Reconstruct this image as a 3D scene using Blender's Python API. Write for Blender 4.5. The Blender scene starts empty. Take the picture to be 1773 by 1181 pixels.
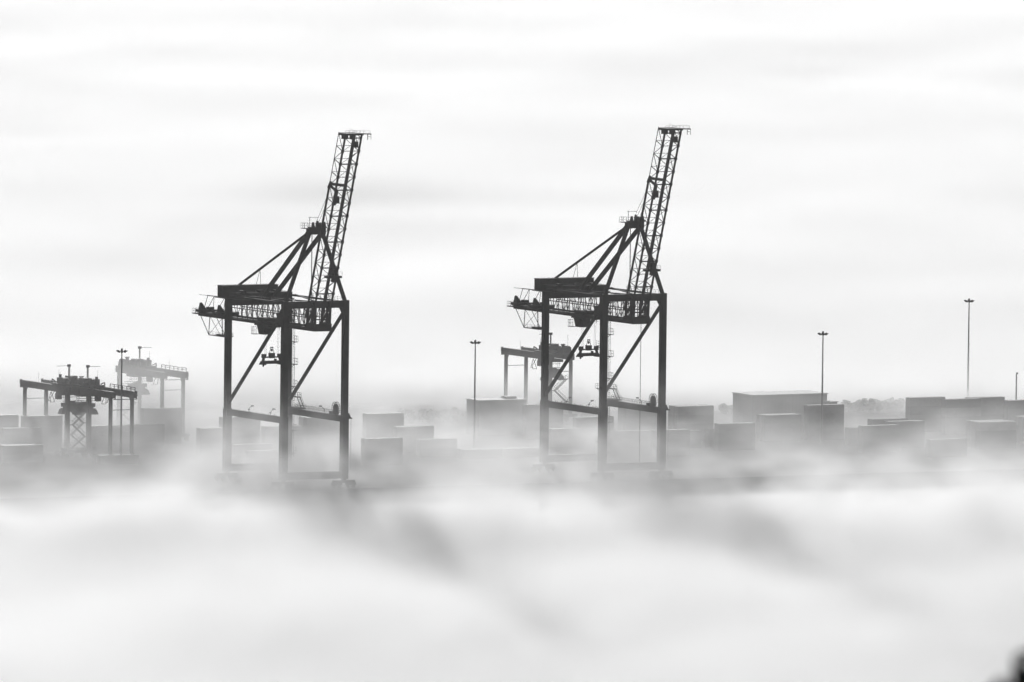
import bpy, math, random
from mathutils import Vector, Matrix
R = math.radians
random.seed(11)
sc = bpy.context.scene
col = sc.collection

# ------------------------------------------------------------------ place and camera
H = 297.0                    # the photographer stands on a hill above the harbour
FPX = 24000.0                # focal length in pixels of the 1773 px wide photograph
PITCH = R(4.4) - math.atan((848 - 590.5) / FPX)
ROLL = R(0.65)
ALPHA = R(28.0)              # heading of the quay
CX, CY = 886.5, 590.5
FWD = Vector((0, math.cos(PITCH), -math.sin(PITCH)))
UP0 = Vector((0, math.sin(PITCH), math.cos(PITCH)))
RT0 = Vector((1, 0, 0))


def at(px, py, z=0.0):
    """World point where the sight line through a pixel of the photograph meets height z."""
    a, b = px - CX, CY - py
    c, s = math.cos(ROLL), math.sin(ROLL)
    a2, b2 = a * c - b * s, a * s + b * c
    d = FWD * FPX + RT0 * a2 + UP0 * b2
    t = (z - H) / d.z
    return Vector((0, 0, H)) + d * t


def seen_x(p):
    """Column of the photograph in which a world point is seen."""
    q = Vector(p) - Vector((0, 0, H))
    a2, b2 = q.dot(RT0) / q.dot(FWD) * FPX, q.dot(UP0) / q.dot(FWD) * FPX
    return CX + a2 * math.cos(ROLL) + b2 * math.sin(ROLL)


E1 = Vector((math.cos(ALPHA), math.sin(ALPHA), 0))      # along the quay
EL = Vector((-math.sin(ALPHA), math.cos(ALPHA), 0))     # landward

# ------------------------------------------------------------------ materials


def grey(name, c, rough=.6, var=.25, scale=.35, metal=0.0, spec=.3):
    m = bpy.data.materials.new(name)
    m.use_nodes = True
    nt = m.node_tree
    b = nt.nodes['Principled BSDF']
    b.inputs['Roughness'].default_value = rough
    b.inputs['Metallic'].default_value = metal
    b.inputs['Specular IOR Level'].default_value = spec
    tc = nt.nodes.new('ShaderNodeTexCoord')
    n = nt.nodes.new('ShaderNodeTexNoise')
    n.inputs['Scale'].default_value = scale
    n.inputs['Detail'].default_value = 4
    cr = nt.nodes.new('ShaderNodeValToRGB')
    lo, hi = c * (1 - var), c * (1 + var)
    cr.color_ramp.elements[0].position = .3
    cr.color_ramp.elements[1].position = .7
    cr.color_ramp.elements[0].color = (lo, lo, lo, 1)
    cr.color_ramp.elements[1].color = (hi, hi, hi, 1)
    nt.links.new(tc.outputs['Object'], n.inputs['Vector'])
    nt.links.new(n.outputs[0], cr.inputs[0])
    nt.links.new(cr.outputs[0], b.inputs['Base Color'])
    return m


STEEL = grey('dark_painted_steel', .03, .7, spec=.1)
STEEL2 = grey('weathered_steel', .035, .85, spec=.05)
ROPE = grey('wire_rope', .05, .7, .1)
GLASS = grey('cabin_glass', .03, .15, .1)
RUBBER = grey('tyre_rubber', .03, .8)
GALV = grey('galvanised_steel', .12, .5)
LAMP = grey('lamp_housing', .05, .5)
CONT = [grey('container_paint_rust', .07, .6, .3, .5), grey('container_paint_blue', .09, .55, .25, .5),
        grey('container_paint_grey', .14, .55, .25, .5), grey('container_paint_dark', .045, .6, .3, .5)]
CONCRETE = grey('yard_asphalt', .05, .95, .3, .05, spec=.02)
WALLM = grey('shed_cladding', .13, .7, .2, .2)
ROOFM = grey('shed_roof', .22, .6, .2, .2)
LEAF = grey('tree_leaves', .05, .8, .4, .5)
BARK = grey('tree_bark', .07, .9, .3, 2)
HILLM = grey('hill_scrub', .07, .9, .5, .02)
WATER = grey('harbour_water', .03, .12, .1, .02, spec=.5)

# ------------------------------------------------------------------ mesh helpers


class MB:
    def __init__(self):
        self.v, self.f = [], []

    def hexa(self, pts):
        o = len(self.v)
        self.v += [tuple(p) for p in pts]
        for q in ((0, 3, 2, 1), (4, 5, 6, 7), (0, 1, 5, 4), (1, 2, 6, 5), (2, 3, 7, 6), (3, 0, 4, 7)):
            self.f.append(tuple(o + i for i in q))
        return self

    def box(self, x0, x1, y0, y1, z0, z1):
        return self.hexa([(x0, y0, z0), (x1, y0, z0), (x1, y1, z0), (x0, y1, z0),
                          (x0, y0, z1), (x1, y0, z1), (x1, y1, z1), (x0, y1, z1)])

    def bar(self, p, q, w, d=None, w2=None, d2=None):
        p, q = Vector(p), Vector(q)
        d = w if d is None else d
        w2 = w if w2 is None else w2
        d2 = d if d2 is None else d2
        u = (q - p).normalized()
        ref = Vector((0, 0, 1)) if abs(u.z) < .95 else Vector((0, 1, 0))
        a = u.cross(ref).normalized()
        b = a.cross(u).normalized()
        pts = []
        for c, ww, dd in ((p, w, d), (q, w2, d2)):
            for s, t in ((-1, -1), (1, -1), (1, 1), (-1, 1)):
                pts.append(c + a * (s * ww / 2) + b * (t * dd / 2))
        return self.hexa(pts)

    def tube(self, p, q, r, n=8, r2=None):
        p, q = Vector(p), Vector(q)
        r2 = r if r2 is None else r2
        u = (q - p).normalized()
        ref = Vector((0, 0, 1)) if abs(u.z) < .95 else Vector((0, 1, 0))
        a = u.cross(ref).normalized()
        b = a.cross(u).normalized()
        o = len(self.v)
        for c, rr in ((p, r), (q, r2)):
            for i in range(n):
                t = 2 * math.pi * i / n
                self.v.append(tuple(c + a * (math.cos(t) * rr) + b * (math.sin(t) * rr)))
        for i in range(n):
            j = (i + 1) % n
            self.f.append((o + i, o + j, o + n + j, o + n + i))
        self.f.append(tuple(o + i for i in reversed(range(n))))
        self.f.append(tuple(o + n + i for i in range(n)))
        return self

    def path(self, pts, w):
        for p, q in zip(pts, pts[1:]):
            self.bar(p, q, w)
        return self

    def rail(self, pts, h=1.1, w=.07, step=1.5):
        """Handrail along a line of floor points: posts, knee rail, top rail."""
        for p, q in zip(pts, pts[1:]):
            p, q = Vector(p), Vector(q)
            up = Vector((0, 0, h))
            self.bar(p + up, q + up, w)
            self.bar(p + up * .5, q + up * .5, w * .7)
            n = max(1, int((q - p).length / step))
            for i in range(n + 1):
                c = p.lerp(q, i / n)
                self.bar(c, c + up, w)
        return self

    def build(self, name, mat, parent=None):
        me = bpy.data.meshes.new(name)
        me.from_pydata(self.v, [], self.f)
        me.materials.append(mat)
        o = bpy.data.objects.new(name, me)
        col.objects.link(o)
        if parent is not None:
            o.parent = parent
        return o


def tag(o, label=None, cat=None, group=None, kind=None):
    for k, v in (('label', label), ('category', cat), ('group', group), ('kind', kind)):
        if v:
            o[k] = v
    return o


def thing(name, loc, rz, label, cat, group=None):
    o = bpy.data.objects.new(name, None)
    col.objects.link(o)
    o.location = loc
    o.rotation_euler = (0, 0, rz)
    o.empty_display_size = .5
    return tag(o, label, cat, group)


def copy_tree(o, parent=None):
    c = o.copy()
    col.objects.link(c)
    c.parent = parent
    for ch in list(o.children):
        copy_tree(ch, c)
    return c


def truss(mb, a0, a1, b0, b1, n, web, posts=True, cross=False):
    """Web members between chord line a (a0-a1) and chord line b (b0-b1)."""
    a0, a1, b0, b1 = map(Vector, (a0, a1, b0, b1))
    for i in range(n):
        p, q = a0.lerp(a1, i / n), a0.lerp(a1, (i + 1) / n)
        r, s = b0.lerp(b1, i / n), b0.lerp(b1, (i + 1) / n)
        if posts:
            mb.bar(p, r, web)
        if cross:
            mb.bar(p, s, web * .8)
            mb.bar(q, r, web * .8)
        elif i % 2:
            mb.bar(p, s, web * .8)
        else:
            mb.bar(q, r, web * .8)
    mb.bar(a1, b1, web)


# ------------------------------------------------------------------ ship-to-shore crane
HX, GA = 9.5, 34.8            # half leg spacing along the quay, rail gauge
TOP = 52.6


def make_sts(loc, label):
    g = thing('ship_to_shore_crane', loc, ALPHA, label, 'crane', 'ship-to-shore cranes on the quay')
    for sx in (-1, 1):
        for y in (0, GA):
            m = MB()
            x = sx * HX
            w = .80
            m.hexa([(x - .95, y - .95, 2.6), (x + .95, y - .95, 2.6), (x + .95, y + .95, 2.6), (x - .95, y + .95, 2.6),
                    (x - .95, y - .95, 20.3), (x + .95, y - .95, 20.3), (x + .95, y + .95, 20.3), (x - .95, y + .95, 20.3)])
            m.box(x - w, x + w, y - w, y + w, 20.3, TOP if y == 0 else 51.2)
            for z in range(5, 50, 3):                       # stiffener flanges
                ww = (.95 if z < 20 else w) + .05
                m.box(x - ww, x + ww, y - ww, y + ww, z, z + .12)
            if y == 0:                                      # haunch towards the top beam
                s = -sx
                o = len(m.v)
                pts = [(x + s * w, 0, 50.45), (x + s * (w + 1.0), 0, 50.45), (x + s * w, 0, 48.6)]
                m.v += [(p[0], -.55, p[2]) for p in pts] + [(p[0], .55, p[2]) for p in pts]
                m.f += [(o, o + 1, o + 2), (o + 5, o + 4, o + 3), (o, o + 3, o + 4, o + 1), (o + 1, o + 4, o + 5, o + 2), (o + 2, o + 5, o + 3, o)]
            m.build('leg', STEEL, g)
            # bogie set under the corner
            b = MB()
            b.box(x - 3.4, x + 3.4, y - .35, y + .35, 1.5, 2.15)
            b.box(x - .5, x + .5, y - .5, y + .5, 2.15, 2.6)
            for k in (-2.2, 2.2):
                b.box(x + k - 1.6, x + k + 1.6, y - .3, y + .3, .75, 1.45)
            bo = b.build('bogie', STEEL2, g)
            for k in (-3.1, -1.3, 1.3, 3.1):
                MB().tube((x + k, y - .14, .42), (x + k, y + .14, .42), .4, 12).build('wheel', STEEL2, bo)
    for y in (0, GA):
        m = MB()
        m.box(-HX + .95, HX - .95, y - .75, y + .75, 2.75, 4.7)
        for k in (-4.6, 0, 4.6):
            m.box(k - .06, k + .06, y - .78, y + .78, 2.72, 4.73)
        m.build('sill_beam', STEEL, g)
    # two small equipment cubicles hang below the waterside sill
    for sx in (-1, 1):
        m = MB()
        x = sx * HX
        y0, y1 = .95, GA - .95
        m.box(x - .65, x + .65, y0, y1, 18.5, 20.2)
        for k in range(1, 10):
            yy = y0 + (y1 - y0) * k / 10
            m.box(x - .68, x + .68, yy - .06, yy + .06, 18.47, 20.23)
        p = m.build('portal_beam', STEEL, g)
        h = MB()
        if sx > 0:
            h.rail([(x - .6, 3.2, 20.23), (x - .6, GA - 4, 20.23)], w=.06)
            h.rail([(x + .6, 3.2, 20.23), (x + .6, GA - 4, 20.23)], w=.06)
        else:
            for k in range(24):                              # clamps of the cable tray
                yy = 2.4 + k * 1.25
                h.box(x - .5, x - .35, yy, yy + .12, 20.2, 20.45 + .12 * (k % 3))
            h.box(x - .55, x - .3, 2, GA - 2, 20.2, 20.34)
        h.build('handrail' if sx > 0 else 'cable_tray', STEEL2, p)
        # diagonal of the side frame
        MB().bar((x, GA - .7, 22.0), (x, .6, 49.6), .72, .78).build('diagonal_brace', STEEL, g)
        # light strut along the top of the side frame
        MB().bar((x, .8, 52.0), (x, GA - .8, 52.0), .35, .55).build('top_strut', STEEL, g)
        if sx > 0:
            continue
        # knee plate at the upper end of the diagonal
        m = MB()
        m.hexa([(x - .3, .8, 46.2), (x + .3, .8, 46.2), (x + .3, 5.6, 46.4), (x - .3, 5.6, 46.4),
                (x - .3, .8, 50.8), (x + .3, .8, 50.8), (x + .3, 1.4, 50.8), (x - .3, 1.4, 50.8)])
        m.build('knee_plate', STEEL, g)
    m = MB()
    m.box(-HX + .8, HX - .8, -.7, .7, 50.5, 52.5)
    for k in range(-3, 4):
        m.box(k * 2.3 - .07, k * 2.3 + .07, -.74, .74, 50.47, 52.53)
    m.build('top_beam', STEEL, g)
    m = MB()
    m.box(-HX + .8, HX - .8, GA - .6, GA + .6, 49.3, 51.0)
    m.build('top_beam', STEEL, g)
    # plan bracing and walkway between the two top beams
    m = MB()
    m.bar((9.0, 30, 52.35), (0.5, 1.0, 52.35), .3)
    m.bar((-9.0, 30, 52.35), (-.5, 1.0, 52.35), .3)
    m.bar((2.6, 22, 51.6), (2.6, .9, 51.6), .3)
    m.bar((-2.6, 22, 51.6), (-2.6, .9, 51.6), .3)
    m.rail([(8.6, 20, 52.4), (8.6, 1, 52.4)], 1.0, .06, 2)
    m.build('plan_bracing', STEEL, g)

    # A-frame
    for sx in (-1, 1):
        MB().bar((sx * 9.2, 0, 52.55), (sx * 2.0, 0, 71.6), .80, .95).build('frame_leg', STEEL, g)
        MB().bar((sx * 1.8, 29.5, 51.6), (sx * 2.2, .4, 71.6), .95, .95).build('back_leg', STEEL, g)
    m = MB()
    m.bar((-2.4, 51, 51.0), (-2.2, 1.2, 71.3), .45, .55)
    for k in (-1.1, 1.1):
        m.bar((-2.3, 29.6, 59.6), (-2.3 + k, 31, 53.1), .09)
    m.build('back_stay', STEEL, g)
    m = MB()
    m.box(-2.6, 2.6, -1.0, 1.0, 71.1, 72.9)
    m.box(-2.1, 2.9, -1.1, 1.1, 72.92, 73.2)
    for x, h in ((-.9, 1.3), (.4, 1.7), (1.2, 1.2), (2.1, 1.1), (2.6, 1.4)):
        m.hexa([(x - .45, -.4, 73.2), (x + .35, -.4, 73.2), (x + .35, .4, 73.2), (x - .45, .4, 73.2),
                (x - .2, -.3, 73.2 + h), (x + .15, -.3, 73.2 + h), (x + .15, .3, 73.2 + h), (x - .2, .3, 73.2 + h)])
    ap = m.build('apex_platform', STEEL, g)
    m = MB()
    m.box(-4.2, -2.1, -1.2, 1.2, 72.75, 72.9)
    m.rail([(-2.0, -1.2, 72.9), (-4.2, -1.2, 72.9), (-4.2, 1.2, 72.9), (-2, 1.2, 72.9)], 1.4, .06, 1)
    m.rail([(-2.0, -1.2, 73.2), (2.9, -1.2, 73.2)], 1.1, .06, 1)
    m.build('handrail', STEEL2, ap)
    m = MB()
    m.bar((-2.0, 0, 73.2), (-2.0, 0, 76.0), .12)
    m.bar((-2.4, 0, 75.9), (.8, 0, 75.8), .12)
    m.build('davit', STEEL2, ap)

    # machine house
    m = MB()
    m.box(-9.0, 8.5, 39.6, 42.7, 51.3, 54.5)
    for k in range(18):
        xx = -8.9 + k * 1.02
        m.box(xx, xx + .12, 39.56, 42.74, 51.5, 54.4)
    m.box(-9.0, 8.5, 30.8, 39.6, 51.3, 52.95)
    for k in range(18):
        xx = -8.9 + k * 1.02
        m.box(xx, xx + .12, 30.76, 39.6, 51.5, 52.85)
    mh = m.build('machine_house', STEEL2, g)
    m = MB()
    m.box(-9.15, 8.65, 39.5, 42.8, 54.5, 54.62)
    m.box(-9.15, 8.65, 30.7, 39.48, 52.95, 53.07)
    m.build('roof', STEEL2, mh)
    for x0, y0, z in ((-7, 32, 53.08), (-1, 33, 53.08), (4, 32.4, 53.08)):
        MB().box(x0, x0 + 1.6, y0, y0 + 1.6, z, z + .5).build('roof_vent', STEEL2, mh)
    m = MB()                                                # underframe that carries the house
    m.box(-9.4, 8.9, 30.2, 43.4, 51.03, 51.28)
    m.rail([(-9.3, 30.3, 51.3), (8.8, 30.3, 51.3)], 1.1, .06)
    m.build('house_frame', STEEL, g)

    # main girder: two lattice trusses
    YF, YR, YT = -4.6, 50.0, 67.0
    for sx in (-1, 1):
        x = sx * 2.3
        m = MB()
        m.box(x - .45, x + .45, YF, YT, 44.3, 45.3)
        m.box(x - .25, x + .25, YF, YR, 50.7, 51.0)
        m.bar((x, YF, 47.9), (x, YR, 47.9), .22)
        truss(m, (x, YF, 45.3), (x, YR, 45.3), (x, YF, 50.7), (x, YR, 50.7), 17, .17, True, False)
        # heavier end frame around the boom hinge
        for yy in (YF + .3, YF + 2.2, YF + 5.0):
            m.bar((x, yy, 45.0), (x, yy - .4, 50.8), .55)
        m.bar((x, YF + 6.2, 45.3), (x, YF + .5, 50.7), .45)
        m.box(x - .35, x + .35, YF, YF + 5, 45.3, 46.6)
        m.build('girder_truss', STEEL, g)
    m = MB()
    m.box(-3.6, -2.8, 2, YT, 44.9, 45.05)
    m.rail([(-3.6, 2, 45.05), (-3.6, YT, 45.05)], 1.0, .05, 2.4)
    m.box(2.8, 3.6, 2, YT, 44.9, 45.05)
    m.rail([(3.6, 2, 45.05), (3.6, YT, 45.05)], 1.0, .05, 2.4)
    m.build('girder_walkway', STEEL2, g)
    for k in range(8):
        yy = 3 + k * 6.6
        MB().bar((-2.3, yy, 50.85), (2.3, yy, 50.85), .25).build('cross_beam', STEEL, g)
        MB().bar((-2.3, yy, 44.8), (2.3, yy, 44.8), .25).build('cross_beam', STEEL, g)
    m = MB()
    m.box(-1.6, 1.6, 18.5, 20.5, 46.2, 48.0)
    m.box(-1.0, 1.0, 18, 21.5, 45.9, 46.2)
    m.build('hoist_drive', STEEL, g)
    MB().box(-2.75, 2.75, YF - .25, YF, 44.3, 46.4).build('end_beam', STEEL, g)
    # rear overhang: catenary bar, hangers and sheave frames
    m = MB()
    m.bar((0, 50, 50.2), (0, 67, 50.0), .24)
    m.bar((0, 67, 50.0), (0, 72, 49.9), .12)
    for yy, dy in ((66.5, 0), (62.5, 2.4), (62.5, -2), (56, 2.6), (55.5, -1.5), (50.5, 1.2), (52, -1)):
        m.bar((0, yy, 50.1), (-1.5, yy + dy, 45.3), .13)
    m.bar((0, 50, 50.6), (-2.3, 50, 45.3), .25)
    m.build('rear_hanger', STEEL, g)
    for yy in (66.5, 55.0):
        m = MB()
        m.box(-2.8, 2.8, yy - 2.6, yy + 2.0, 45.3, 46.1)
        m.hexa([(-2.4, yy - 1.2, 46.1), (-.9, yy - 1.2, 46.1), (-.9, yy + 1.2, 46.1), (-2.4, yy + 1.2, 46.1),
                (-2.1, yy + .5, 48.0), (-1.6, yy + .5, 48.0), (-1.6, yy + 1.0, 48.0), (-2.1, yy + 1.0, 48.0)])
        m.box(-.2, 1.4, yy - 1.3, yy + .7, 46.1, 46.8)
        m.build('sheave_frame', STEEL, g)
    m = MB()
    m.box(-3.0, 3.0, 67, 70.5, 44.7, 44.95)
    m.rail([(-3, 67, 44.95), (-3, 70.4, 44.95), (3, 70.4, 44.95)], 1.3, .06, 1)
    m.build('end_platform', STEEL2, g)
    # hanging maintenance platform under the rear end
    m = MB()
    m.box(-1.6, 1.6, 53.5, 62.8, 39.0, 39.25)
    m.box(-1.2, 1.0, 55, 58.6, 39.25, 39.7)
    m.bar((-1.6, 62.6, 39.2), (-2.2, 66.5, 44.3), .15)
    m.bar((-1.6, 62.6, 39.2), (-1.6, 62.0, 44.3), .17)
    m.bar((-1.6, 54.0, 39.2), (-1.6, 54.3, 44.3), .2)
    m.bar((1.6, 58.6, 39.2), (-.6, 60.0, 44.3), .16)
    m.bar((-1.6, 62.6, 39.2), (-1.6, 54.3, 44.3), .09)
    m.bar((-1.6, 55.0, 39.2), (-1.6, 61.8, 44.3), .09)
    m.bar((1.6, 53.6, 39.2), (1.6, 58.5, 44.3), .08)
    m.rail([(-1.6, 62.7, 39.25), (-1.6, 53.6, 39.25), (1.6, 53.6, 39.25)], .9, .05, 2)
    m.build('hanging_platform', STEEL, g)

    # raised boom
    k = .36
    u = Vector((0, -k, 1)).normalized()
    v = Vector((0, u.z, -u.y)).normalized()
    DP = 4.0
    LB = 58.0

    def bp(x, s, d):
        return Vector((x + (.45 if x > 2 else 0), -2.2, 45.6)) + u * s + v * d
    for sx in (-1, 1):
        x = sx * 2.3
        m = MB()
        m.bar(bp(x, 0, 0), bp(x, LB, 0), .44, .44)
        if sx > 0:
            m.bar(bp(x, 1, DP), bp(x, LB - 3, DP), .55, .95)
        else:
            m.bar(bp(x, 1, DP), bp(x, 41, DP), .44, .48)
            m.bar(bp(x, 41, DP), bp(x, LB - 1, DP), .16)
        truss(m, bp(x, 2, 0), bp(x, LB - 1.2, 0), bp(x, 2, DP), bp(x, LB - 1.2, DP), 14, .17, True, False)
        for s in range(14):
            c = bp(x, 2 + s * (LB - 3.2) / 14, 0)
            m.bar(c - u * .35, c + u * .35, .66)
        m.build('boom_truss', STEEL, g)
    m = MB()
    for i in range(15):
        s = 2 + i * (LB - 3.2) / 14
        big = i % 2 == 0
        m.bar(bp(-2.3, s, 0), bp(2.3, s, 0), .34 if big else .18, .34 if big else .18)
        m.bar(bp(-2.3, s, DP), bp(2.3, s, DP), .12)
        if i < 14:
            s2 = s + (LB - 3.2) / 14
            m.bar(bp(-2.3, s, 0), bp(2.3, s2, 0), .11)
            if i % 2:
                m.bar(bp(2.3, s, 0), bp(-2.3, s2, 0), .11)
    m.bar(bp(.6, 0, .3), bp(.6, 44, .3), .34)
    m.bar(bp(.6, 44, .3), bp(.6, LB - 1, .3), .16)
    m.build('boom_bracing', STEEL, g)
    m = MB()                                                # heavy stay frame two thirds up
    c = 40.6
    m.bar(bp(-2.3, c - .6, DP + .25), bp(-2.3, c + 1.6, DP - .5), .5, .7)
    m.bar(bp(-2.3, c + .9, DP - .2), bp(2.0, c + .4, DP - .4), .5, .8)
    m.bar(bp(-2.3, c + .5, DP - .3), bp(-2.3, c + .5, 0), .45, .6)
    m.bar(bp(-.9, c - 4.6, 1.5), bp(-.9, c, 1.5), .5, .4)
    m.box(-1.2, .2, bp(0, c - 3, 2).y - .6, bp(0, c - 3, 2).y + .6, bp(0, c - 3, 2).z - 1, bp(0, c - 3, 2).z + .8)
    m.build('stay_frame', STEEL, g)
    tip = bp(0, LB, 0)
    m = MB()
    m.box(-2.8, 2.8, tip.y - 1.0, tip.y + 3.2, tip.z - .35, tip.z + .25)
    m.box(-2.6, -1.6, tip.y - .2, tip.y + 2, tip.z - 1.4, tip.z - .35)
    m.box(-.5, .6, tip.y - .2, tip.y + 1.2, tip.z - 1.5, tip.z - .35)
    m.box(.9, 1.8, tip.y + .2, tip.y + 1.4, tip.z - 3.8, tip.z - 2.1)
    tp = m.build('boom_tip_platform', STEEL, g)
    m = MB()
    m.rail([(-2.8, tip.y - 1, tip.z + .25), (2.8, tip.y - 1, tip.z + .25), (4.0, tip.y - 2.4, tip.z + .2)], .8, .06, 1)
    m.rail([(2.9, tip.y - 3.1, tip.z - 1.5), (4.0, tip.y - 3.1, tip.z - 1.5), (4.0, tip.y - 1.2, tip.z - 1.5)], 1.7, .09, 1)
    m.bar((2.6, tip.y - 1, tip.z + .1), (4.1, tip.y - 3, tip.z + .1), .3)
    m.bar((-1.4, tip.y, tip.z + 1.6), (1.2, tip.y, tip.z + .6), .06)
    m.build('handrail', STEEL2, tp)
    m = MB()
    c = bp(2.3, 15.0, 0)
    m.box(-.6, 3.9, c.y - 1.3, c.y + .9, c.z - .4, c.z + .25)
    m.rail([(-.6, c.y - 1.3, c.z + .25), (3.9, c.y - 1.3, c.z + .25)], 1.1, .06, 1)
    m.box(1.7, 2.9, c.y - .5, c.y + 1.2, c.z - 1.6, c.z + 2.0)
    m.build('latch_platform', STEEL, g)
    for x0, s in ((-.2, 38), (.6, 35), (1.6, 33)):
        MB().bar((x0, 0, 74), bp(-2.3, s, DP), .075).build('boom_rope', ROPE, g)
    MB().tube((-1.2, .1, 71.2), (-1.2, .1, 52.6), .13).build('counter_rope', ROPE, g)

    # trolley, cabin, spreader
    m = MB()
    m.box(-3.0, 3.0, 23.5, 31.5, 43.9, 44.65)
    m.box(-2.6, 2.6, 25, 30, 44.65, 46.2)
    m.box(-3.4, -2.9, 21.0, 24, 43.6, 44.4)
    for y in (21, 26, 31):
        m.box(1.2, 2.2, y - .4, y + .4, 43.4, 44.0)
    tr = m.build('trolley', STEEL, g)
    m = MB()
    m.rail([(-3.0, 23.5, 43.1), (-3.0, 18.5, 43.1), (2, 18.5, 43.1)], 1.0, .07, 1.2)
    m.build('handrail', STEEL2, tr)
    m = MB()
    m.hexa([(-1.6, 28.6, 41.3), (1.2, 28.6, 41.3), (1.2, 31.4, 41.3), (-1.6, 31.4, 41.3),
            (-2.0, 28.0, 43.9), (1.5, 28.0, 43.9), (1.5, 32.0, 43.9), (-2.0, 32.0, 43.9)])
    m.rail([(-2.9, 31.8, 41.4), (-2.9, 33.4, 41.4), (-1.4, 33.4, 41.4)], 1.9, .08, .8)
    m.box(-3.0, -1.5, 31.5, 33.4, 41.25, 41.4)
    cb = m.build('operator_cabin', STEEL, g)
    MB().box(-1.2, .9, 28.1, 28.35, 41.9, 43.3).build('window', GLASS, cb)
    sy, sz = 26.4, 32.9
    m = MB()
    m.box(-3.05, 3.05, sy - .55, sy + .55, sz + .35, sz + 1.25)
    for s in (-1, 1):
        x = s * 2.7
        m.box(x - .35, x + .35, sy - 1.25, sy + 1.25, sz + .1, sz + 1.0)
        m.bar((s * 2.75, sy, sz + 1.0), (s * 2.5, sy, sz + 2.1), .55, .7)
        m.bar((s * 3.05, sy - 1.2, sz + .5), (s * 3.35, sy - 1.3, sz - .3), .35)
        m.bar((s * 3.05, sy + 1.2, sz + .5), (s * 3.3, sy + 1.3, sz + .1), .3)
    m.box(-3.0, -1.9, sy - .5, sy + .5, sz + 2.0, sz + 3.15)
    m.box(1.95, 3.0, sy - .5, sy + .5, sz + 2.0, sz + 3.15)
    m.box(.9, 1.4, sy - .4, sy + .4, sz + 1.25, sz + 1.75)
    sp = m.build('spreader', STEEL, g)
    m = MB()
    m.box(-2.3, 2.3, sy - .4, sy + .4, sz + 2.05, sz + 2.4)
    m.box(-.75, .75, sy - .6, sy + .6, sz + 1.95, sz + 3.4)
    m.bar((-.7, sy, sz + 3.4), (-.25, sy, sz + 5.0), .12)
    m.bar((.7, sy, sz + 3.4), (.25, sy, sz + 5.0), .12)
    m.box(-.35, .35, sy - .3, sy + .3, sz + 4.8, sz + 5.1)
    m.tube((-.1, sy, sz + 4.2), (.1, sy, sz + 4.2), .4, 12)
    m.build('headblock', STEEL, sp)
    for x in (-2.1, 2.1):
        for y in (-.4, .4):
            MB().bar((x, sy + y, 43.9), (x * .9, sy + y, sz + 2.4), .045).build('hoist_rope', ROPE, g)

    # stair tower and landings on the far landside leg, ladder, cable reel
    lad = MB()
    fx = HX
    for z in (46.0, 38.6, 32.3, 26.0, 13.6, 7.2):
        m = MB()
        m.box(fx + .8, fx + 2.0, GA - 2.0, GA + 1.0, z, z + .15)
        m.rail([(fx + .9, GA - 2, z + .15), (fx + 2.0, GA - 2.0, z + .15), (fx + 2.0, GA + 1.0, z + .15)], 1.6, .07, .9)
        m.bar((fx + .8, GA - .5, z - .7), (fx + 1.9, GA - .5, z), .12)
        m.build('landing', STEEL2, g)
    for x in (fx + 1.2, fx + 1.7):
        lad.bar((x, GA - .6, 6), (x, GA - .6, 46), .08)
    for i in range(60):
        lad.bar((fx + 1.2, GA - .6, 6.3 + i * .66), (fx + 1.7, GA - .6, 6.3 + i * .66), .05)
    lad.build('ladder', STEEL2, g)
    m = MB()
    m.box(fx + .8, fx + 2.2, GA - 4.0, GA + .6, 23.2, 23.4)
    m.rail([(fx + 2.2, GA + .6, 23.4), (fx + 2.2, GA - 4, 23.4)], 1.1, .07, 1)
    for o in (0, .9):
        m.bar((fx + .9 + o, GA - 4, 23.3), (fx + .9 + o, GA - 6.6, 20.4), .18)
        m.bar((fx + .9 + o, GA - 4, 24.4), (fx + .9 + o, GA - 6.6, 21.5), .07)
    m.box(fx - .6, fx + 2.0, GA - 7.4, GA - .9, 20.24, 20.5)
    m.rail([(fx + 2.0, GA - 1, 20.5), (fx + 2.0, GA - 7.4, 20.5)], 1.0, .06, 1.1)
    m.build('stair', STEEL2, g)
    m = MB()
    for x in (fx - .35, fx + .35):
        n = 28
        ring = [(x, 5.2 + 1.75 * math.cos(2 * math.pi * i / n), 22.0 + 1.75 * math.sin(2 * math.pi * i / n)) for i in range(n + 1)]
        m.path(ring, .11)
        for i in range(0, n, 2):
            m.bar((x, 5.2, 22), ring[i], .06)
    m.tube((fx - .3, 5.2, 21.9), (fx + .3, 5.2, 21.9), 1.25, 20)
    m.box(fx - .5, fx + .5, 4.4, 6.0, 20.24, 21.4)
    m.box(fx - .4, fx + .4, 7.2, 8.6, 20.24, 21.0)
    m.build('cable_reel', STEEL, g)
    for yy in (21.5, 8.2):
        m = MB()
        m.path([(-HX, yy, 20.2), (-HX, yy, 21.0), (-HX + .3, yy, 21.5), (-HX + 1.0, yy - .2, 21.9)], .12)
        m.box(-HX + .6, -HX + 1.3, yy - .5, yy + .1, 21.8, 22.15)
        m.box(-HX - .2, -HX + .2, yy - .3, yy + .3, 20.8, 21.05)
        m.build('floodlight', LAMP, g)
    m = MB()
    m.path([(fx, 12.0, 20.2), (fx, 12.4, 21.4), (fx - .9, 12.8, 22.0)], .12)
    m.box(fx - 1.3, fx - .6, 12.6, 13.1, 21.9, 22.25)
    m.build('floodlight', LAMP, g)
    m = MB()
    m.box(HX + .95, HX + 1.9, -1.2, -.2, 19.4, 19.7)
    m.hexa([(HX + .95, -1, 19.7), (HX + 1.6, -1, 19.7), (HX + 1.6, -.3, 19.7), (HX + .95, -.3, 19.7),
            (HX + .95, -.8, 21.0), (HX + 1.1, -.8, 21.0), (HX + 1.1, -.5, 21.0), (HX + .95, -.5, 21.0)])
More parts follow.
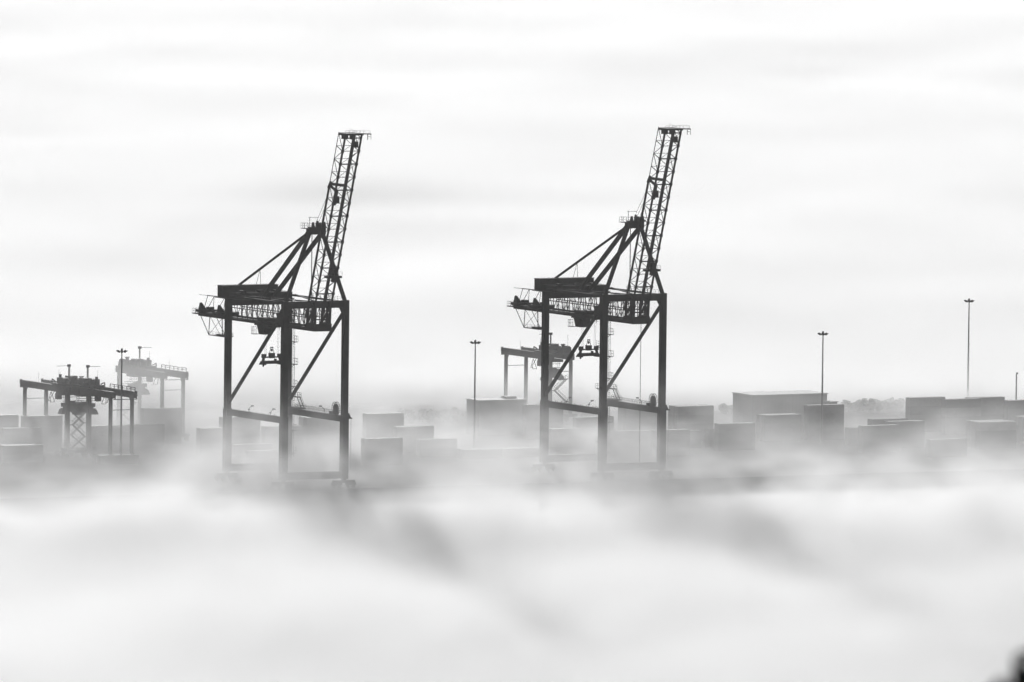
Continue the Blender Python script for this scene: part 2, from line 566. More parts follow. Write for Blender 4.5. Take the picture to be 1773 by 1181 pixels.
    m.bar((HX + 1.75, -.7, 19.4), (HX + 1.75, -.7, 5), .06)
    m.build('cable_guide', STEEL2, g)
    return g


base1 = at(490, 848) + E1 * HX
sts = make_sts(base1, 'dark ship-to-shore crane with raised boom, the one nearer the two low yard cranes')
N1 = at(490, 848)
# the second crane stands on the same rails, further along the quay
lo_t, hi_t = 60.0, 140.0
for _ in range(40):
    t2 = (lo_t + hi_t) / 2
    if seen_x(N1 + E1 * t2) < 1042:
        lo_t = t2
    else:
        hi_t = t2
sts2 = copy_tree(sts)
sts2.location = base1 + E1 * t2
tag(sts2, 'dark ship-to-shore crane with raised boom, a yard crane showing behind its legs')
MB().bar((1.4, -2.0, 44.7), (1.4, -2.0, 3.0), .12).build('boom_pendant', ROPE, sts2)
for z in (38.0, 26.0, 19.4, 11.0):
    m = MB()
    x = -HX
    m.box(x - 2.0, x - .8, -.6, .6, z, z + .15)
    m.rail([(x - 1.0, -.6, z + .15), (x - 2.0, -.6, z + .15), (x - 2.0, .6, z + .15)], 1.3, .07, .8)
    m.bar((x - .8, 0, z - .8), (x - 1.8, 0, z), .12)
    m.build('landing', STEEL2, sts2)

# ------------------------------------------------------------------ rubber-tyred gantry


def make_rtg(loc, rz, label):
    g = thing('gantry_crane', loc, rz, label, 'gantry crane', 'rubber-tyred gantry cranes in the yard')
    X, Y = 3.4, 14.2
    for sx in (-1, 1):
        for sy in (-1, 1):
            x, y = sx * X, sy * Y
            m = MB()
            m.box(x - .42, x + .42, y - .4, y + .4, 2.3, 18.5)
            if sx < 0:
                m.bar((x - .52, y + .1, 3), (x - .52, y + .1, 17.2), .12)
            m.build('leg', STEEL, g)
            for k in (-1.3, 1.3):
                MB().tube((x + k, y - .3, .75), (x + k, y + .3, .75), .75, 14).build('wheel', RUBBER, g)
        m = MB()
        m.box(sx * X - .5, sx * X + .5, -Y - 1.9, Y + 1.4, 18.5, 20.4)
        for k in range(-6, 7):
            m.box(sx * X - .53, sx * X + .53, k * 2.1 - .05, k * 2.1 + .05, 18.47, 20.43)
        m.build('girder', STEEL, g)
    for sy in (-1, 1):
        m = MB()
        m.box(-X - 2.2, X + 2.2, sy * Y - .45, sy * Y + .45, 1.4, 2.3)
        m.build('sill_beam', STEEL, g)
        MB().bar((-X, sy * Y, 15.1), (X, sy * Y, 15.1), .16).build('tie_bar', STEEL2, g)
        m = MB()
        for sx in (-1, 1):
            m.bar((sx * X, sy * (Y - .4), 16.6), (sx * X, sy * (Y - 1.7), 18.5), .16)
        m.build('knee_brace', STEEL2, g)
    # handrail over the free end of the girders with a rounded end guard
    m = MB()
    for x in (-X, X):
        m.path([(x, -Y - 2.0, 20.5), (x, -Y - 2.7, 20.5), (x, -Y - 3.0, 20.2), (x, -Y - 3.0, 18.4), (x, -Y - 2.0, 18.3)], .18)
        m.bar((x, -Y - 3.4, 19.2), (x, -Y - 3.4, 20.6), .06)
        m.bar((x, -5.2, 20.4), (x, -5.2, 23.4), .05)
    m.box(-X - .2, X + .2, -Y - 3.0, -Y - 2.05, 18.2, 18.35)
    m.build('end_guard', STEEL2, g)
    MB().rail([(X, -Y - 1.9, 20.42), (X, 0, 20.42)], 1.1, .16, 2.4).build('handrail', STEEL2, g)
    # trolley with hoist machinery
    m = MB()
    m.box(-X - .4, X + .4, 4.0, 11.5, 20.45, 20.9)
    m.box(-2.6, -.2, 4.6, 8.0, 20.9, 22.9)
    m.box(.3, 2.8, 5.4, 9.6, 20.9, 22.5)
    m.box(1.0, 1.6, 4.2, 4.9, 20.9, 23.3)
    m.box(-1.9, -1.2, 2.9, 3.5, 20.9, 22.6)
    m.tube((-2.2, 9.6, 21.7), (1.8, 9.6, 21.7), .75, 14)
    m.box(-3.3, -2.0, 3.2, 4.0, 20.9, 21.8)
    m.path([(2.4, 3.9, 21.2), (2.4, 1.6, 21.8), (2.4, 1.4, 21.1), (2.4, 2.6, 20.7)], .25)
    m.box(-3.0, 3.0, 5.2, 10.2, 17.6, 18.4)
    m.build('trolley', STEEL, g)
    m = MB()
    m.hexa([(-3.9, 10.6, 20.5), (-.6, 10.6, 20.5), (-.6, 14.0, 20.5), (-3.9, 14.0, 20.5),
            (-3.7, 10.8, 22.3), (-.8, 10.8, 22.1), (-.8, 13.6, 22.1), (-3.7, 13.6, 22.3)])
    m.tube((-3.2, 11, 22.1), (-3.2, 13.4, 22.1), .5, 12)
    m.box(-2.2, -1.5, 11.6, 12.4, 22.1, 22.9)
    m.box(-2.5, -1.2, 11.7, 12.3, 22.9, 23.15)
    m.build('machinery_house', STEEL2, g)
    m = MB()
    m.bar((.5, 8.6, 20.9), (.5, 8.6, 26.2), .32)
    m.box(.05, .95, 8.3, 8.9, 25.7, 26.4)
    m.bar((.9, 8.6, 26.0), (4.4, 8.6, 25.95), .12)
    m.build('davit', STEEL2, g)
    m = MB()
    m.bar((-3.4, 12.2, 20.4), (-3.4, 12.2, 25.8), .06)
    m.bar((2.6, 6.4, 22.5), (2.6, 6.4, 25.0), .06)
    m.build('antenna', STEEL2, g)
    # operator cabin below the girder, access frames
    m = MB()
    m.box(1.5, 2.9, 4.6, 6.2, 16.2, 17.9)
    m.bar((2.2, 5.4, 17.9), (2.2, 5.4, 18.4), .3)
    m.path([(3.4, 5, 18.4), (4.6, 5, 16.6), (4.6, 5, 15.4), (3.2, 5, 15.4), (4.4, 5, 18.4), (5.2, 5, 15.8), (4.4, 5, 15.8)], .13)
    m.build('operator_cabin', STEEL, g)
    m = MB()
    yy = 9.0
    m.box(-3.05, 3.05, yy - .6, yy + .6, 12.9, 13.9)
    m.box(-2.9, -1.7, yy - .6, yy + .6, 14.3, 15.5)
    m.box(1.7, 2.9, yy - .6, yy + .6, 14.3, 15.4)
    m.box(-1.2, .5, yy - .5, yy + .5, 13.9, 15.9)
    m.box(.5, 1.6, yy - .5, yy + .5, 13.9, 15.1)
    m.box(-1.75, -1.2, yy - .4, yy + .4, 14.3, 15.0)
    m.box(-2.4, 2.4, yy - .45, yy + .45, 13.9, 14.4)
    for s in (-1, 1):
        m.hexa([(s * 1.4 - .3, yy - 1.2, 12.2), (s * 3.7, yy - 1.2, 12.2), (s * 3.7, yy + 1.2, 12.2), (s * 1.4 - .3, yy + 1.2, 12.2),
                (s * 1.6 - .2, yy - 1.1, 12.7), (s * 3.1, yy - 1.1, 13.6), (s * 3.1, yy + 1.1, 13.6), (s * 1.6 - .2, yy + 1.1, 12.7)])
    m.build('spreader', STEEL, g)
    for x in (-2.2, 2.2):
        for y in (-.5, .5):
            MB().bar((x, yy + y, 17.6), (x * .85, yy + y, 15.4), .06).build('hoist_rope', ROPE, g)
    m = MB()
    m.bar((-X, yy - 1.5, 16.9), (X, yy - 1.5, 16.9), .14)
    m.bar((-X, yy + 1.5, 16.0), (X, yy + 1.5, 16.0), .14)
    m.build('festoon_bar', STEEL2, g)
    # zigzag stair between the legs of one end
    m = MB()
    pts = [(2.6, 2.4), (-1.9, 6.0), (1.9, 9.4), (-1.9, 12.8)]
    for (xa, za), (xb, zb) in zip(pts, pts[1:]):
        for o in (-.45, .45):
            m.bar((xa, Y + o, za), (xb, Y + o, zb), .2)
            m.bar((xa, Y + o, za + 1.1), (xb, Y + o, zb + 1.1), .07)
    for x, z in ((-1.9, 6.0), (1.9, 9.4), (-1.9, 12.8)):
        s = 1 if x > 0 else -1
        m.box(min(x, s * 2.85), max(x, s * 2.85), Y - .5, Y + .5, z - .1, z + .1)
        m.rail([(s * 2.8, Y - .5, z + .1), (s * 1.9, Y - .5, z + .1)], 1.1, .06, .8)
    m.build('stair', STEEL2, g)
    return g


rtg = make_rtg(at(171, 795), ALPHA, 'dark gantry crane in front of the light mast, right half of the overlapping pair')
for px, py, flip, lab in ((98, 786, True, 'gantry crane at the left edge of the yard, its outer legs fading in fog'),
                          (260.5, 759, False, 'pale fog-veiled gantry crane behind the light mast'),
                          (931, 725, True, 'gantry crane seen behind the legs of the ship-to-shore crane')):
    c = copy_tree(rtg)
    for ch in list(c.children):
        if flip and ch.name.startswith('handrail'):
            bpy.data.objects.remove(ch)
    c.location = at(px, py)
    c.rotation_euler = (0, 0, ALPHA + (math.pi if flip else 0))
    c['label'] = lab

# ------------------------------------------------------------------ light masts


def make_mast(h, label):
    g = thing('light_mast', (0, 0, 0), 0, label, 'light mast', 'tall floodlight masts')
    m = MB()
    m.box(-.5, .5, -.5, .5, 0, .35)
    m.tube((0, 0, .35), (0, 0, h), .34, 12, .15)
    m.build('pole', GALV, g)
    m = MB()
    n = 16
    m.path([(.8 * math.cos(2 * math.pi * i / n), .8 * math.sin(2 * math.pi * i / n), h + .1) for i in range(n + 1)], .1)
    for i in range(4):
        t = math.pi / 2 * i + .3
        m.bar((0, 0, h + .05), (.8 * math.cos(t), .8 * math.sin(t), h + .1), .1)
    m.tube((0, 0, h - .3), (0, 0, h + .9), .27, 10)
    m.build('head_ring', LAMP, g)
    for i in range(8):
        t = 2 * math.pi * i / 8 + .1
        d = Vector((math.cos(t), math.sin(t), 0))
        m = MB()
        m.bar(d * .75 + Vector((0, 0, h + .1)), d * 1.25 + Vector((0, 0, h + .35)), .12)
        m.bar(d * 1.0 + Vector((0, 0, h - .15)), d * 1.6 + Vector((0, 0, h + .35)), .5, .22)
        m.build('floodlight', LAMP, g)
    return g


MH = 32.0
masts = ((823, 594, 'tall light mast standing alone between the two ship-to-shore cranes'),
         (211, 609, 'dark light mast standing in front of the pale gantry crane'),
         (1425, 579, 'tall light mast in front of the long pale shed'),
         (1678, 522, 'tallest light mast near the right end of the yard'))
m0 = None
for px, py, lab in masts:
    o = make_mast(MH, lab) if m0 is None else copy_tree(m0)
    m0 = m0 or o
    o.location = at(px, py, MH).xy.to_3d()
    o['label'] = lab
g = thing('light_mast', at(1760, 648, 14).xy.to_3d(), 0, 'short thin mast rising from the far stack by the right picture edge', 'light mast')
m = MB()
m.box(-.4, .4, -.4, .4, 0, .3)
m.tube((0, 0, .3), (0, 0, 14), .26, 10, .2)
m.build('pole', GALV, g)
m = MB()
m.bar((0, 0, 14), (.3, 0, 14.3), .3)
m.box(-.1, .5, -.25, .25, 14.1, 14.5)
m.build('lamp_head', LAMP, g)

# ------------------------------------------------------------------ containers
CL, CW, CH = 12.19, 2.44, 2.59


def container_mesh(i):
    m = MB()
    L, W, Hh = CL / 2, CW / 2, CH
    for x in (-L, L - .16):
        for y in (-W, W - .16):
            m.box(x, x + .16, y, y + .16, 0, Hh)
    for y in (-W, W - .1):
        m.box(-L + .16, L - .16, y, y + .1, 0, .18)
        m.box(-L + .16, L - .16, y, y + .1, Hh - .12, Hh)
    for x in (-L, L - .1):
        m.box(x, x + .1, -W + .16, W - .16, 0, .18)
        m.box(x, x + .1, -W + .16, W - .16, Hh - .12, Hh)
    m.box(-L + .06, L - .06, -W + .06, W - .06, .1, Hh - .03)
    n = 40
    for k in range(n):                                       # corrugation ribs
        x = -L + .3 + k * (CL - .6) / n
        for y in (-W + .02, W - .055):
            m.box(x, x + .14, y, y + .035, .18, Hh - .12)
    for y in (-.62, .58):                                    # door bars at one end
        for d in (-.25, .25):
            m.box(-L + .01, -L + .055, y + d, y + d + .04, .2, Hh - .15)
    me = bpy.data.meshes.new('shipping_container')
    me.from_pydata(m.v, [], m.f)
    me.materials.append(CONT[i])
    return me


CM = [container_mesh(i) for i in range(4)]
TIER = {1: ['only'], 2: ['lower', 'upper'], 3: ['lowest', 'middle', 'topmost'], 4: ['lowest', 'second-lowest', 'third', 'topmost']}
ncont = 0


def stack(px, py, tiers, bays, rows, where, missing=(), first=0):
    dark = 'dark' in where
    """A block of stacked containers whose upper left corner appears at (px, py)."""
    global ncont
    c0 = at(px, py, tiers * CH)
    c0.z = 0
    # left corner of the block: smallest along-quay, largest landward
    for b in range(bays):
        for r in range(rows):
            for t in range(tiers):
                if t < first:
                    continue
                if not (r == rows - 1 or b == 0 or t == tiers - 1):
                    continue
                # rows counted from the landward side; the waterside row is the front
                if (b, r, t) in missing:
                    continue
                p = c0 + E1 * (CL / 2 + b * (CL + .4)) - EL * (CW / 2 + r * (CW + .35))
                i = 3 if dark else random.choice((0, 0, 1, 1, 2, 3))
                o = bpy.data.objects.new('shipping_container', CM[i])
                col.objects.link(o)
                o.location = (p.x, p.y, t * CH + .004 + t * .006)
                o.rotation_euler = (0, 0, ALPHA)
                bayw = '' if bays == 1 else (' at the left end' if b == 0 else ' at the right end' if b == bays - 1 else f' in the middle')
                roww = '' if rows == 1 else ('front ' if r == rows - 1 else 'back ' if r == 0 else 'mid-row ')
                tw = TIER[tiers][t]
                tag(o, f'{roww}{tw} container{bayw} of {where}', 'container', 'shipping containers stacked in the yard')
                ncont += 1


# near rows
stack(1531, 729, 3, 1, 1, 'the dark stack, taller of a joined pair')
stack(1486, 736.5, 3, 1, 1, 'the dark stack beside its taller neighbour')
stack(1237, 733, 3, 1, 1, 'the dark stack right of the second crane')
stack(1221, 743, 2, 1, 2, 'the low stack before the dark stack')
stack(625, 759, 3, 1, 1, 'the dark stack right of the first crane legs')
stack(1673, 728, 3, 1, 3, 'the broad stack by the right edge')
stack(1755, 720, 3, 1, 2, 'the tall stack cut by the right edge')
stack(1057, 746, 3, 2, 1, 'the long stack framed by the second crane')
stack(992, 722, 4, 1, 1, 'the dark tall stack framed by the second crane')
stack(948, 742, 3, 1, 1, 'the pale-topped stack under the second crane portal')
stack(399, 769, 2, 1, 1, 'the low stack by the first crane landside leg')
stack(425, 780, 2, 1, 1, 'the lowest stack under the first crane portal')
stack(160, 787, 1, 1, 2, 'the dark row at the foot of the gantry crane')
stack(-6, 770, 2, 1, 2, 'the pale-topped stack at the left edge')
stack(790, 777, 1, 2, 2, 'the low row below the lone mast')
# middle rows
stack(379, 722, 4, 1, 1, 'the pale stack behind the first crane landside leg')
stack(517, 721, 4, 1, 2, 'the tall pale stack framed by the first crane')
stack(452, 738, 3, 1, 1, 'the faint stack left of the first crane middle leg')
stack(340, 741, 3, 1, 1, 'the faint stack left of the first crane')
stack(150, 737, 3, 1, 1, 'the faint stack behind the gantry crane legs')
stack(213, 735, 3, 1, 1, 'the faint stack under the pale gantry crane')
stack(0, 741, 3, 1, 1, 'the faint stack at the left edge')
stack(628, 716, 4, 1, 1, 'the pale stack rising behind the dark stack')
stack(680, 738, 3, 1, 1, 'the pale middle stack left of the lone mast')
stack(720, 760, 2, 1, 1, 'the faint low stack left of the lone mast')
stack(1144, 746, 2, 1, 1, 'the low stack right of the second crane')
stack(1310, 717, 3, 1, 2, 'the pale-topped stack before the long shed')
stack(1392, 701, 4, 1, 1, 'the tall grey stack beneath the mast')
stack(1463, 740, 2, 1, 1, 'the low stack left of the dark pair')
stack(1604, 760, 2, 1, 1, 'the low pale stack right of the dark pair')
stack(1502, 725, 3, 1, 1, 'the pale stack behind the dark pair')
# far rows
stack(1568, 688, 4, 1, 1, 'the far stack left of the tallest mast')
stack(1630, 691, 4, 1, 1, 'the far stack just beside the tallest mast')
stack(1671, 688, 4, 1, 1, 'the far stack at the foot of the tallest mast')
stack(1738, 693, 4, 1, 1, 'the far stack at the foot of the short mast')
stack(243, 707, 4, 1, 1, 'the far stack seen between the pale gantry legs')
stack(36, 720, 4, 1, 1, 'the far stack seen between the outer gantry legs')
stack(-40, 719, 4, 1, 1, 'the far stack cut by the left edge')
stack(1158, 702, 4, 1, 2, 'the wide far stack right of the second crane')
stack(1070, 703, 4, 1, 2, 'the wide far stack behind the second crane')
stack(905, 700, 4, 1, 1, 'the far stack under the portal crane')

# ------------------------------------------------------------------ sheds


def shed(px, py, h, L, W, label, extra=None):
    c = at(px, py, h)
    c.z = 0
    g = thing('storage_shed', c, ALPHA, label, 'shed')
    m = MB()
    m.box(0, L, -W, 0, 0, h - .25)
    for k in range(int(L / 1.2)):
        m.box(k * 1.2 + .1, k * 1.2 + .35, -W - .05, -W, 0, h - .3)
    for k in range(int(W / 1.2)):
        m.box(-.05, 0, -k * 1.2 - .35, -k * 1.2 - .1, 0, h - .3)
    m.build('wall', WALLM, g)
    m = MB()
    m.box(-.3, L + .3, -W - .3, .3, h - .25, h)
    if extra:
        m.box(*extra, h, h + .6)
    m.build('roof', ROOFM, g)
    for k in range(3):
        x = L * (.2 + .3 * k)
        MB().box(x - 2, x + 2, -W - .1, -W - .06, 0, 4.5).build('door', GALV, g)
    return g


shed(1269, 679, 11.5, 25, 12.5, 'long pale shed behind the yard with a level roof, left of the mast')
shed(1428, 694, 9.5, 2.6, 3, 'small low annex beside the right end of the long shed')
shed(808, 690, 10.5, 15.5, 8, 'grey shed behind the lone mast, left of the portal crane', (11, 14.5, -4, -1))

# ------------------------------------------------------------------ far trees (one mass each)


def belt(px0, px1, py0, py1, hmin, hmax, n, name, label):
    m = MB()
    for i in range(n):
        f = random.random()
        px = px0 + (px1 - px0) * f
        p = at(px, py0 + (py1 - py0) * f + random.uniform(-3, 3) + 14, 0)
        h = random.uniform(hmin, hmax)
        m.tube((p.x, p.y, 0), (p.x, p.y, h * .6), .15, 5, .08)
        for k in range(70):
            t = random.random()
            a = random.uniform(0, 6.28)
            rr = h * .42 * math.sqrt(random.random()) * math.sqrt(max(.05, 1 - (2 * t - 1) ** 2))
            c = Vector((p.x + rr * math.cos(a), p.y + rr * math.sin(a), h * (.3 + .7 * t)))
            s = random.uniform(.2, .5)
            d1 = Vector((random.gauss(0, 1), random.gauss(0, 1), random.gauss(0, 1))).normalized() * s
            d2 = d1.orthogonal().normalized() * s
            o = len(m.v)
            m.v += [tuple(c - d1 - d2), tuple(c + d1 - d2), tuple(c + d1 + d2), tuple(c - d1 + d2)]
            m.f.append((o, o + 1, o + 2, o + 3))
    tag(m.build(name, LEAF), label, 'trees', None, 'stuff')


belt(690, 812, 718, 715, 1.6, 3.8, 46, 'treeline', 'distant row of trees on the skyline between the two cranes')
belt(1464, 1572, 699, 697, 1.5, 3.6, 40, 'treeline', 'distant row of trees on the skyline left of the tallest mast')
belt(1252, 1272, 703, 702, 1.5, 3.0, 10, 'treeline', 'short gap of distant trees left of the long shed')

# ------------------------------------------------------------------ ground, water, hill
q0 = N1 - EL * 3.2
a = q0 - E1 * 4500
b = q0 + E1 * 4500
m = MB()
yard = [a, b, Vector((5500, 10500, 0)), Vector((-5500, 10500, 0))]
o = len(m.v)
# the quay is a slab with a real edge above the water
pts = [(a.x, a.y), (b.x, b.y), (b.x, 10400), (a.x, 10400)]
m.v += [(x, y, -6.0) for x, y in pts] + [(x, y, 0.0) for x, y in pts]
m.f += [(4, 5, 6, 7), (0, 1, 5, 4), (1, 2, 6, 5), (2, 3, 7, 6), (3, 0, 4, 7), (3, 2, 1, 0)]
tag(m.build('quay', CONCRETE), kind='structure')
m = MB()
m.v += [(-5200, -4500, -2.6), (5200, -4500, -2.6), (5200, 10400, -2.6), (-5200, 10400, -2.6)]
m.f += [(0, 1, 2, 3)]
tag(m.build('water', WATER), kind='structure')
m = MB()
NR, NA = 40, 72
for i in range(NR + 1):
    r = 1400 * (i / NR) ** 1.3
    for j in range(NA):
        t = 2 * math.pi * j / NA
        x, y = r * math.cos(t), r * math.sin(t)
        z = 295.3 - r * .232 + (8 * math.sin(x * .011 + 1) * math.cos(y * .013) + 3 * math.sin(x * .05) * math.sin(y * .043)) * min(1, r / 300)
        m.v.append((x, y, max(z, -8)))
for i in range(NR):
    for j in range(NA):
        k = (j + 1) % NA
        m.f.append((i * NA + j, (i + 1) * NA + j, (i + 1) * NA + k, i * NA + k))
hill = tag(m.build('hill', HILLM), kind='structure')

# a tree on the hillside below the camera: only the edge of its crown reaches into the lower right corner
d = (at(2364, 1780, 0) - Vector((0, 0, H))).normalized()
tc = Vector((0, 0, H)) + d * 60
gz = 295.3 - Vector((tc.x, tc.y)).length * .232 - .4
tree = thing('hillside_tree', (tc.x, tc.y, gz), 0, 'dark blurred tree top in the lower right corner, close to the camera', 'tree')
ch = tc.z - gz
m = MB()
m.tube((0, 0, -.5), (.1, 0, ch * .5), .24, 10, .16)
m.tube((.1, 0, ch * .5), (0, .1, ch + 1.6), .16, 8, .04)
for i in range(9):
    t = i * 2.4
    z = ch * (.45 + .07 * i)
    m.tube((.08, .02, z), (1.4 * math.cos(t), 1.4 * math.sin(t), z + .9), .07, 6, .02)
m.build('trunk', BARK, tree)
m = MB()
rng = random.Random(5)
for i in range(22000):
    v = Vector((rng.gauss(0, 1), rng.gauss(0, 1), rng.gauss(0, 1))).normalized()
    r = rng.random() ** .3
    bump = 1 + .10 * math.sin(v.x * 5 + 1) * math.sin(v.y * 4) + .08 * math.sin(v.z * 6 + v.x * 3)
    c = Vector((v.x * 2.0 * r * bump, v.y * 2.0 * r * bump, ch + v.z * 2.05 * r * bump))
    s_ = rng.uniform(.06, .11)
    d1 = Vector((rng.gauss(0, 1), rng.gauss(0, 1), rng.gauss(0, 1))).normalized() * s_
    d2 = d1.orthogonal().normalized() * s_ * .6
    o = len(m.v)
    m.v += [tuple(c - d1), tuple(c - d2), tuple(c + d1), tuple(c + d2)]
    m.f.append((o, o + 1, o + 2, o + 3))
m.build('crown', LEAF, tree)

# ------------------------------------------------------------------ light
SUN_EL, SUN_AZ = R(10.0), R(6.5)
sd = Vector((-math.sin(SUN_AZ) * math.cos(SUN_EL), math.cos(SUN_AZ) * math.cos(SUN_EL), math.sin(SUN_EL)))
w = bpy.data.worlds.new('World')
sc.world = w
w.use_nodes = True
nt = w.node_tree
bg = nt.nodes['Background']
sk = nt.nodes.new('ShaderNodeTexSky')
sk.sky_type = 'NISHITA'
sk.sun_disc = False
sk.sun_elevation = SUN_EL
sk.sun_rotation = math.atan2(sd.x, sd.y)
bw = nt.nodes.new('ShaderNodeRGBToBW')                      # the photograph is black and white
nt.links.new(sk.outputs[0], bw.inputs[0])
nt.links.new(bw.outputs[0], bg.inputs[0])
bg.inputs[1].default_value = .09
l = bpy.data.lights.new('sun', 'SUN')
l.energy = 4.4
l.angle = R(1.6)
lo = bpy.data.objects.new('sun', l)
col.objects.link(lo)
lo.rotation_euler = sd.to_track_quat('Z', 'Y').to_euler()
lo.location = (0, 0, 400)

# ------------------------------------------------------------------ haze and fog


def volmat(name, dens, g):
    m = bpy.data.materials.new(name)
    m.use_nodes = True
    nt = m.node_tree
    nt.nodes.clear()
    o = nt.nodes.new('ShaderNodeOutputMaterial')
    v = nt.nodes.new('ShaderNodeVolumePrincipled')
    v.inputs['Color'].default_value = (.98, .98, .98, 1)
    v.inputs['Anisotropy'].default_value = g
    v.inputs['Density'].default_value = dens
    nt.links.new(v.outputs[0], o.inputs['Volume'])
    return m, nt, v


hz, _, _ = volmat('haze_air', 1.1e-5, .4)
tag(MB().box(-5400, 5400, -4700, 10600, -9.0, 302).build('haze', hz), kind='stuff')

fm, nt, vol = volmat('ground_fog', .02, .4)
NN, LK = nt.nodes.new, nt.links.new


def M(op, a, b=None, c=None, clamp=False):
    x = NN('ShaderNodeMath')
    x.operation = op
    x.use_clamp = clamp
    for i, y in enumerate((a, b, c)):
        if y is None:
            continue
        if isinstance(y, (int, float)):
            x.inputs[i].default_value = y
        else:
            LK(y, x.inputs[i])
    return x.outputs[0]


geo = NN('ShaderNodeNewGeometry')
sx = NN('ShaderNodeSeparateXYZ')
LK(geo.outputs['Position'], sx.inputs[0])
X, Y, Z = sx.outputs


def noise(s, det, off=(0, 0, 0)):
    mp = NN('ShaderNodeVectorMath')
    mp.operation = 'MULTIPLY_ADD'
    LK(geo.outputs['Position'], mp.inputs[0])
    mp.inputs[1].default_value = s
    mp.inputs[2].default_value = off
    x = NN('ShaderNodeTexNoise')
    x.inputs['Scale'].default_value = 1
    x.inputs['Detail'].default_value = det
    x.inputs['Roughness'].default_value = .55
    LK(mp.outputs[0], x.inputs['Vector'])
    return x.outputs[0]


def ramp(v, a, b):
    x = NN('ShaderNodeMapRange')
    x.interpolation_type = 'SMOOTHSTEP'
    LK(v, x.inputs[0])
    for i, k in enumerate((a, b, 0.0, 1.0)):
        x.inputs[i + 1].default_value = k
    return x.outputs[0]


def blob(c, rx, ry, amp):
    """Gaussian patch on the map: amp at the centre, 0 far away."""
    dx = M('DIVIDE', M('SUBTRACT', X, c.x), rx)
    dy = M('DIVIDE', M('SUBTRACT', Y, c.y), ry)
    r2 = M('MULTIPLY_ADD', dx, dx, M('MULTIPLY', dy, dy))
    return M('MULTIPLY', M('EXPONENT', M('MULTIPLY', r2, -1)), amp)


def shadow_streak(p, q, width, amp):
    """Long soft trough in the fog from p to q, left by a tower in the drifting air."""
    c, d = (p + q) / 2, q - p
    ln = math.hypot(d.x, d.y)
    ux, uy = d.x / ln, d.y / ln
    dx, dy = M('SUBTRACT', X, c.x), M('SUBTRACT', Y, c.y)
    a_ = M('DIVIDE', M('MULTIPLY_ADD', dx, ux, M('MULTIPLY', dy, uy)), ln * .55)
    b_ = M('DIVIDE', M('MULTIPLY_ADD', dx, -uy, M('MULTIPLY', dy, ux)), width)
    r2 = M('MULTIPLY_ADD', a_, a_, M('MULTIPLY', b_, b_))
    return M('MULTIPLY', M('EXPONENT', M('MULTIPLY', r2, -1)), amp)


n1 = noise((1 / 130, 1 / 380, 1 / 80), 1, (3.1, .4, 0))
n2 = noise((1 / 18, 1 / 85, 1 / 8), 2, (1.7, 5.2, 0))
n3 = noise((1 / 120, 1 / 400, 1 / 40), 2.0, (.7, 2.2, .3))
back = ramp(Y, 4160, 4210)                                   # the thick smooth bank behind the terminal
n4 = noise((1 / 45, 1 / 160, 1 / 30), 2, (2.2, 7.1, .9))         # the ragged edge of the bank off the quay
front = ramp(M('ADD', Y, M('MULTIPLY_ADD', Z, 4, M('MULTIPLY_ADD', X, -.2, M('MULTIPLY_ADD', n4, 240, -120)))), 3650, 3815)                                  # 0 over the water, 1 on the quay
h_yard = M('MULTIPLY', M('MULTIPLY_ADD', n1, 9.5, .8), M('MULTIPLY_ADD', front, .95, .65))
h_back = M('MULTIPLY_ADD', n1, 2.6, 1.6)
hh = M('MULTIPLY_ADD', M('SUBTRACT', h_back, h_yard), back, h_yard)   # how deep the fog lies here
prof = M('EXPONENT', M('MULTIPLY', M('DIVIDE', Z, hh), -1))
wn = M('MULTIPLY_ADD', n2, 4.8, -1.5)
wf = M('MULTIPLY_ADD', n3, 1.5, .25)
smooth = M('MAXIMUM', back, M('MULTIPLY_ADD', ramp(Y, 3590, 3790), -.75, .75))
wisp = M('MAXIMUM', M('MULTIPLY_ADD', M('SUBTRACT', wf, wn), smooth, wn), .06)
amount = M('MULTIPLY_ADD', front, -3.02, M('MULTIPLY_ADD', back, 5.0, 3.2))
dens = M('MULTIPLY', M('MULTIPLY', prof, wisp), M('MULTIPLY', amount, .034))
# thin places, where the dark water or yard shows through; the first two imitate machine-house shadows
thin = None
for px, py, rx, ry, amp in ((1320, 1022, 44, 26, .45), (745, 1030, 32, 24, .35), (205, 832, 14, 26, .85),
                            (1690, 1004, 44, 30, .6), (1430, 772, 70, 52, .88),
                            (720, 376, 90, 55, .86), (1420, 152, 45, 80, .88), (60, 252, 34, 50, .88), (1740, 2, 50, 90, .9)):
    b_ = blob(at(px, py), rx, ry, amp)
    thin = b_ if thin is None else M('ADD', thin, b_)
for p_, q_, w_, a_ in (((590, 880), (770, 1040), 7.0, .6), ((1150, 865), (1330, 1030), 7.0, .6), ((860, 1060), (1010, 1190), 8, .5)):  # crane shadow streaks, shaped into the fog density
    thin = M('ADD', thin, shadow_streak(at(*p_), at(*q_), w_, a_))
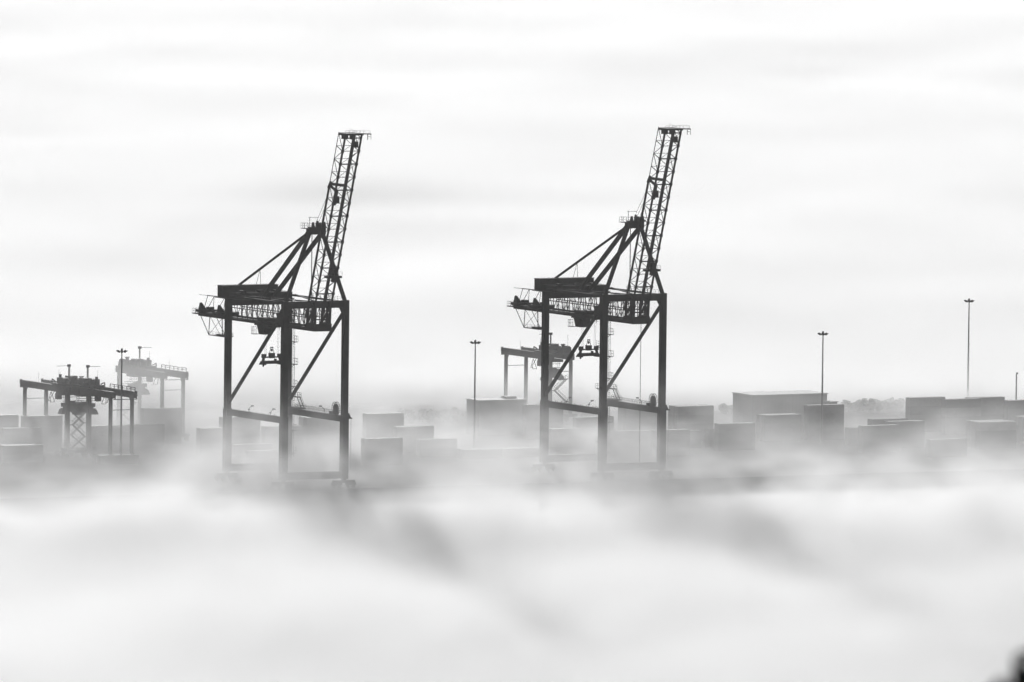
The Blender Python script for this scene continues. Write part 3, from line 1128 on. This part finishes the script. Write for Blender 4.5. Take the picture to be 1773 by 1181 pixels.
# denser round the feet of the two large cranes and over the left half of the yard
thick = M('ADD', M('ADD', blob(at(480, 842), 22, 42, 9.0), blob(at(1040, 826), 22, 40, 6.5)),
          blob(at(330, 765), 85, 110, 1.7))
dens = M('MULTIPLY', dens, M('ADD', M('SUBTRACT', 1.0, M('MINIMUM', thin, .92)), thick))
# taller drifts: one hides the far gantry crane, one the outer legs of the left one
tall = M('MULTIPLY', blob(at(222, 778), 20, 26, .013), ramp(Z, 34, 16))
drift = None
for px, py, rx, ry, amp in ((55, 795, 26, 42, .010), (1330, 752, 22, 30, .005), (490, 848, 17, 30, .020), (1045, 834, 15, 28, .012),
                            (700, 800, 28, 40, .011)):
    b_ = blob(at(px, py), rx, ry, amp)
    drift = b_ if drift is None else M('ADD', drift, b_)
low = M('MULTIPLY', M('MULTIPLY', drift, ramp(Z, 20, 4)), M('MULTIPLY_ADD', n2, 1.6, .2))
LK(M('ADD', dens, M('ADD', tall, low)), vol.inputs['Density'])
fm.cycles.volume_step_rate = .115
fog = MB().box(-1100, 1100, 1500, 9000, -2.55, 34).build('fog', fm)
tag(fog, kind='stuff')

# ------------------------------------------------------------------ camera and render settings
cam = bpy.data.cameras.new('camera')
co = bpy.data.objects.new('camera', cam)
col.objects.link(co)
sc.camera = co
co.location = (0, 0, H)
rot = Matrix((RT0, UP0, -FWD)).transposed()
rollm = Matrix.Rotation(ROLL, 3, 'Z')
co.rotation_euler = (rot @ rollm).to_euler()
cam.sensor_width = 36
cam.lens = 36 * FPX / 1773
cam.clip_start = 1
cam.clip_end = 40000
cam.dof.use_dof = True
cam.dof.focus_distance = 3900
cam.dof.aperture_fstop = 5.6
sc.view_settings.view_transform = 'Standard'
sc.view_settings.look = 'None'
sc.view_settings.gamma = 1
sc.view_settings.exposure = -.5
sc.render.engine = 'CYCLES'
sc.cycles.volume_bounces = 3
sc.cycles.max_bounces = 4
sc.cycles.use_denoising = True
sc.cycles.use_adaptive_sampling = True
sc.cycles.adaptive_threshold = .05
print('containers', ncont)
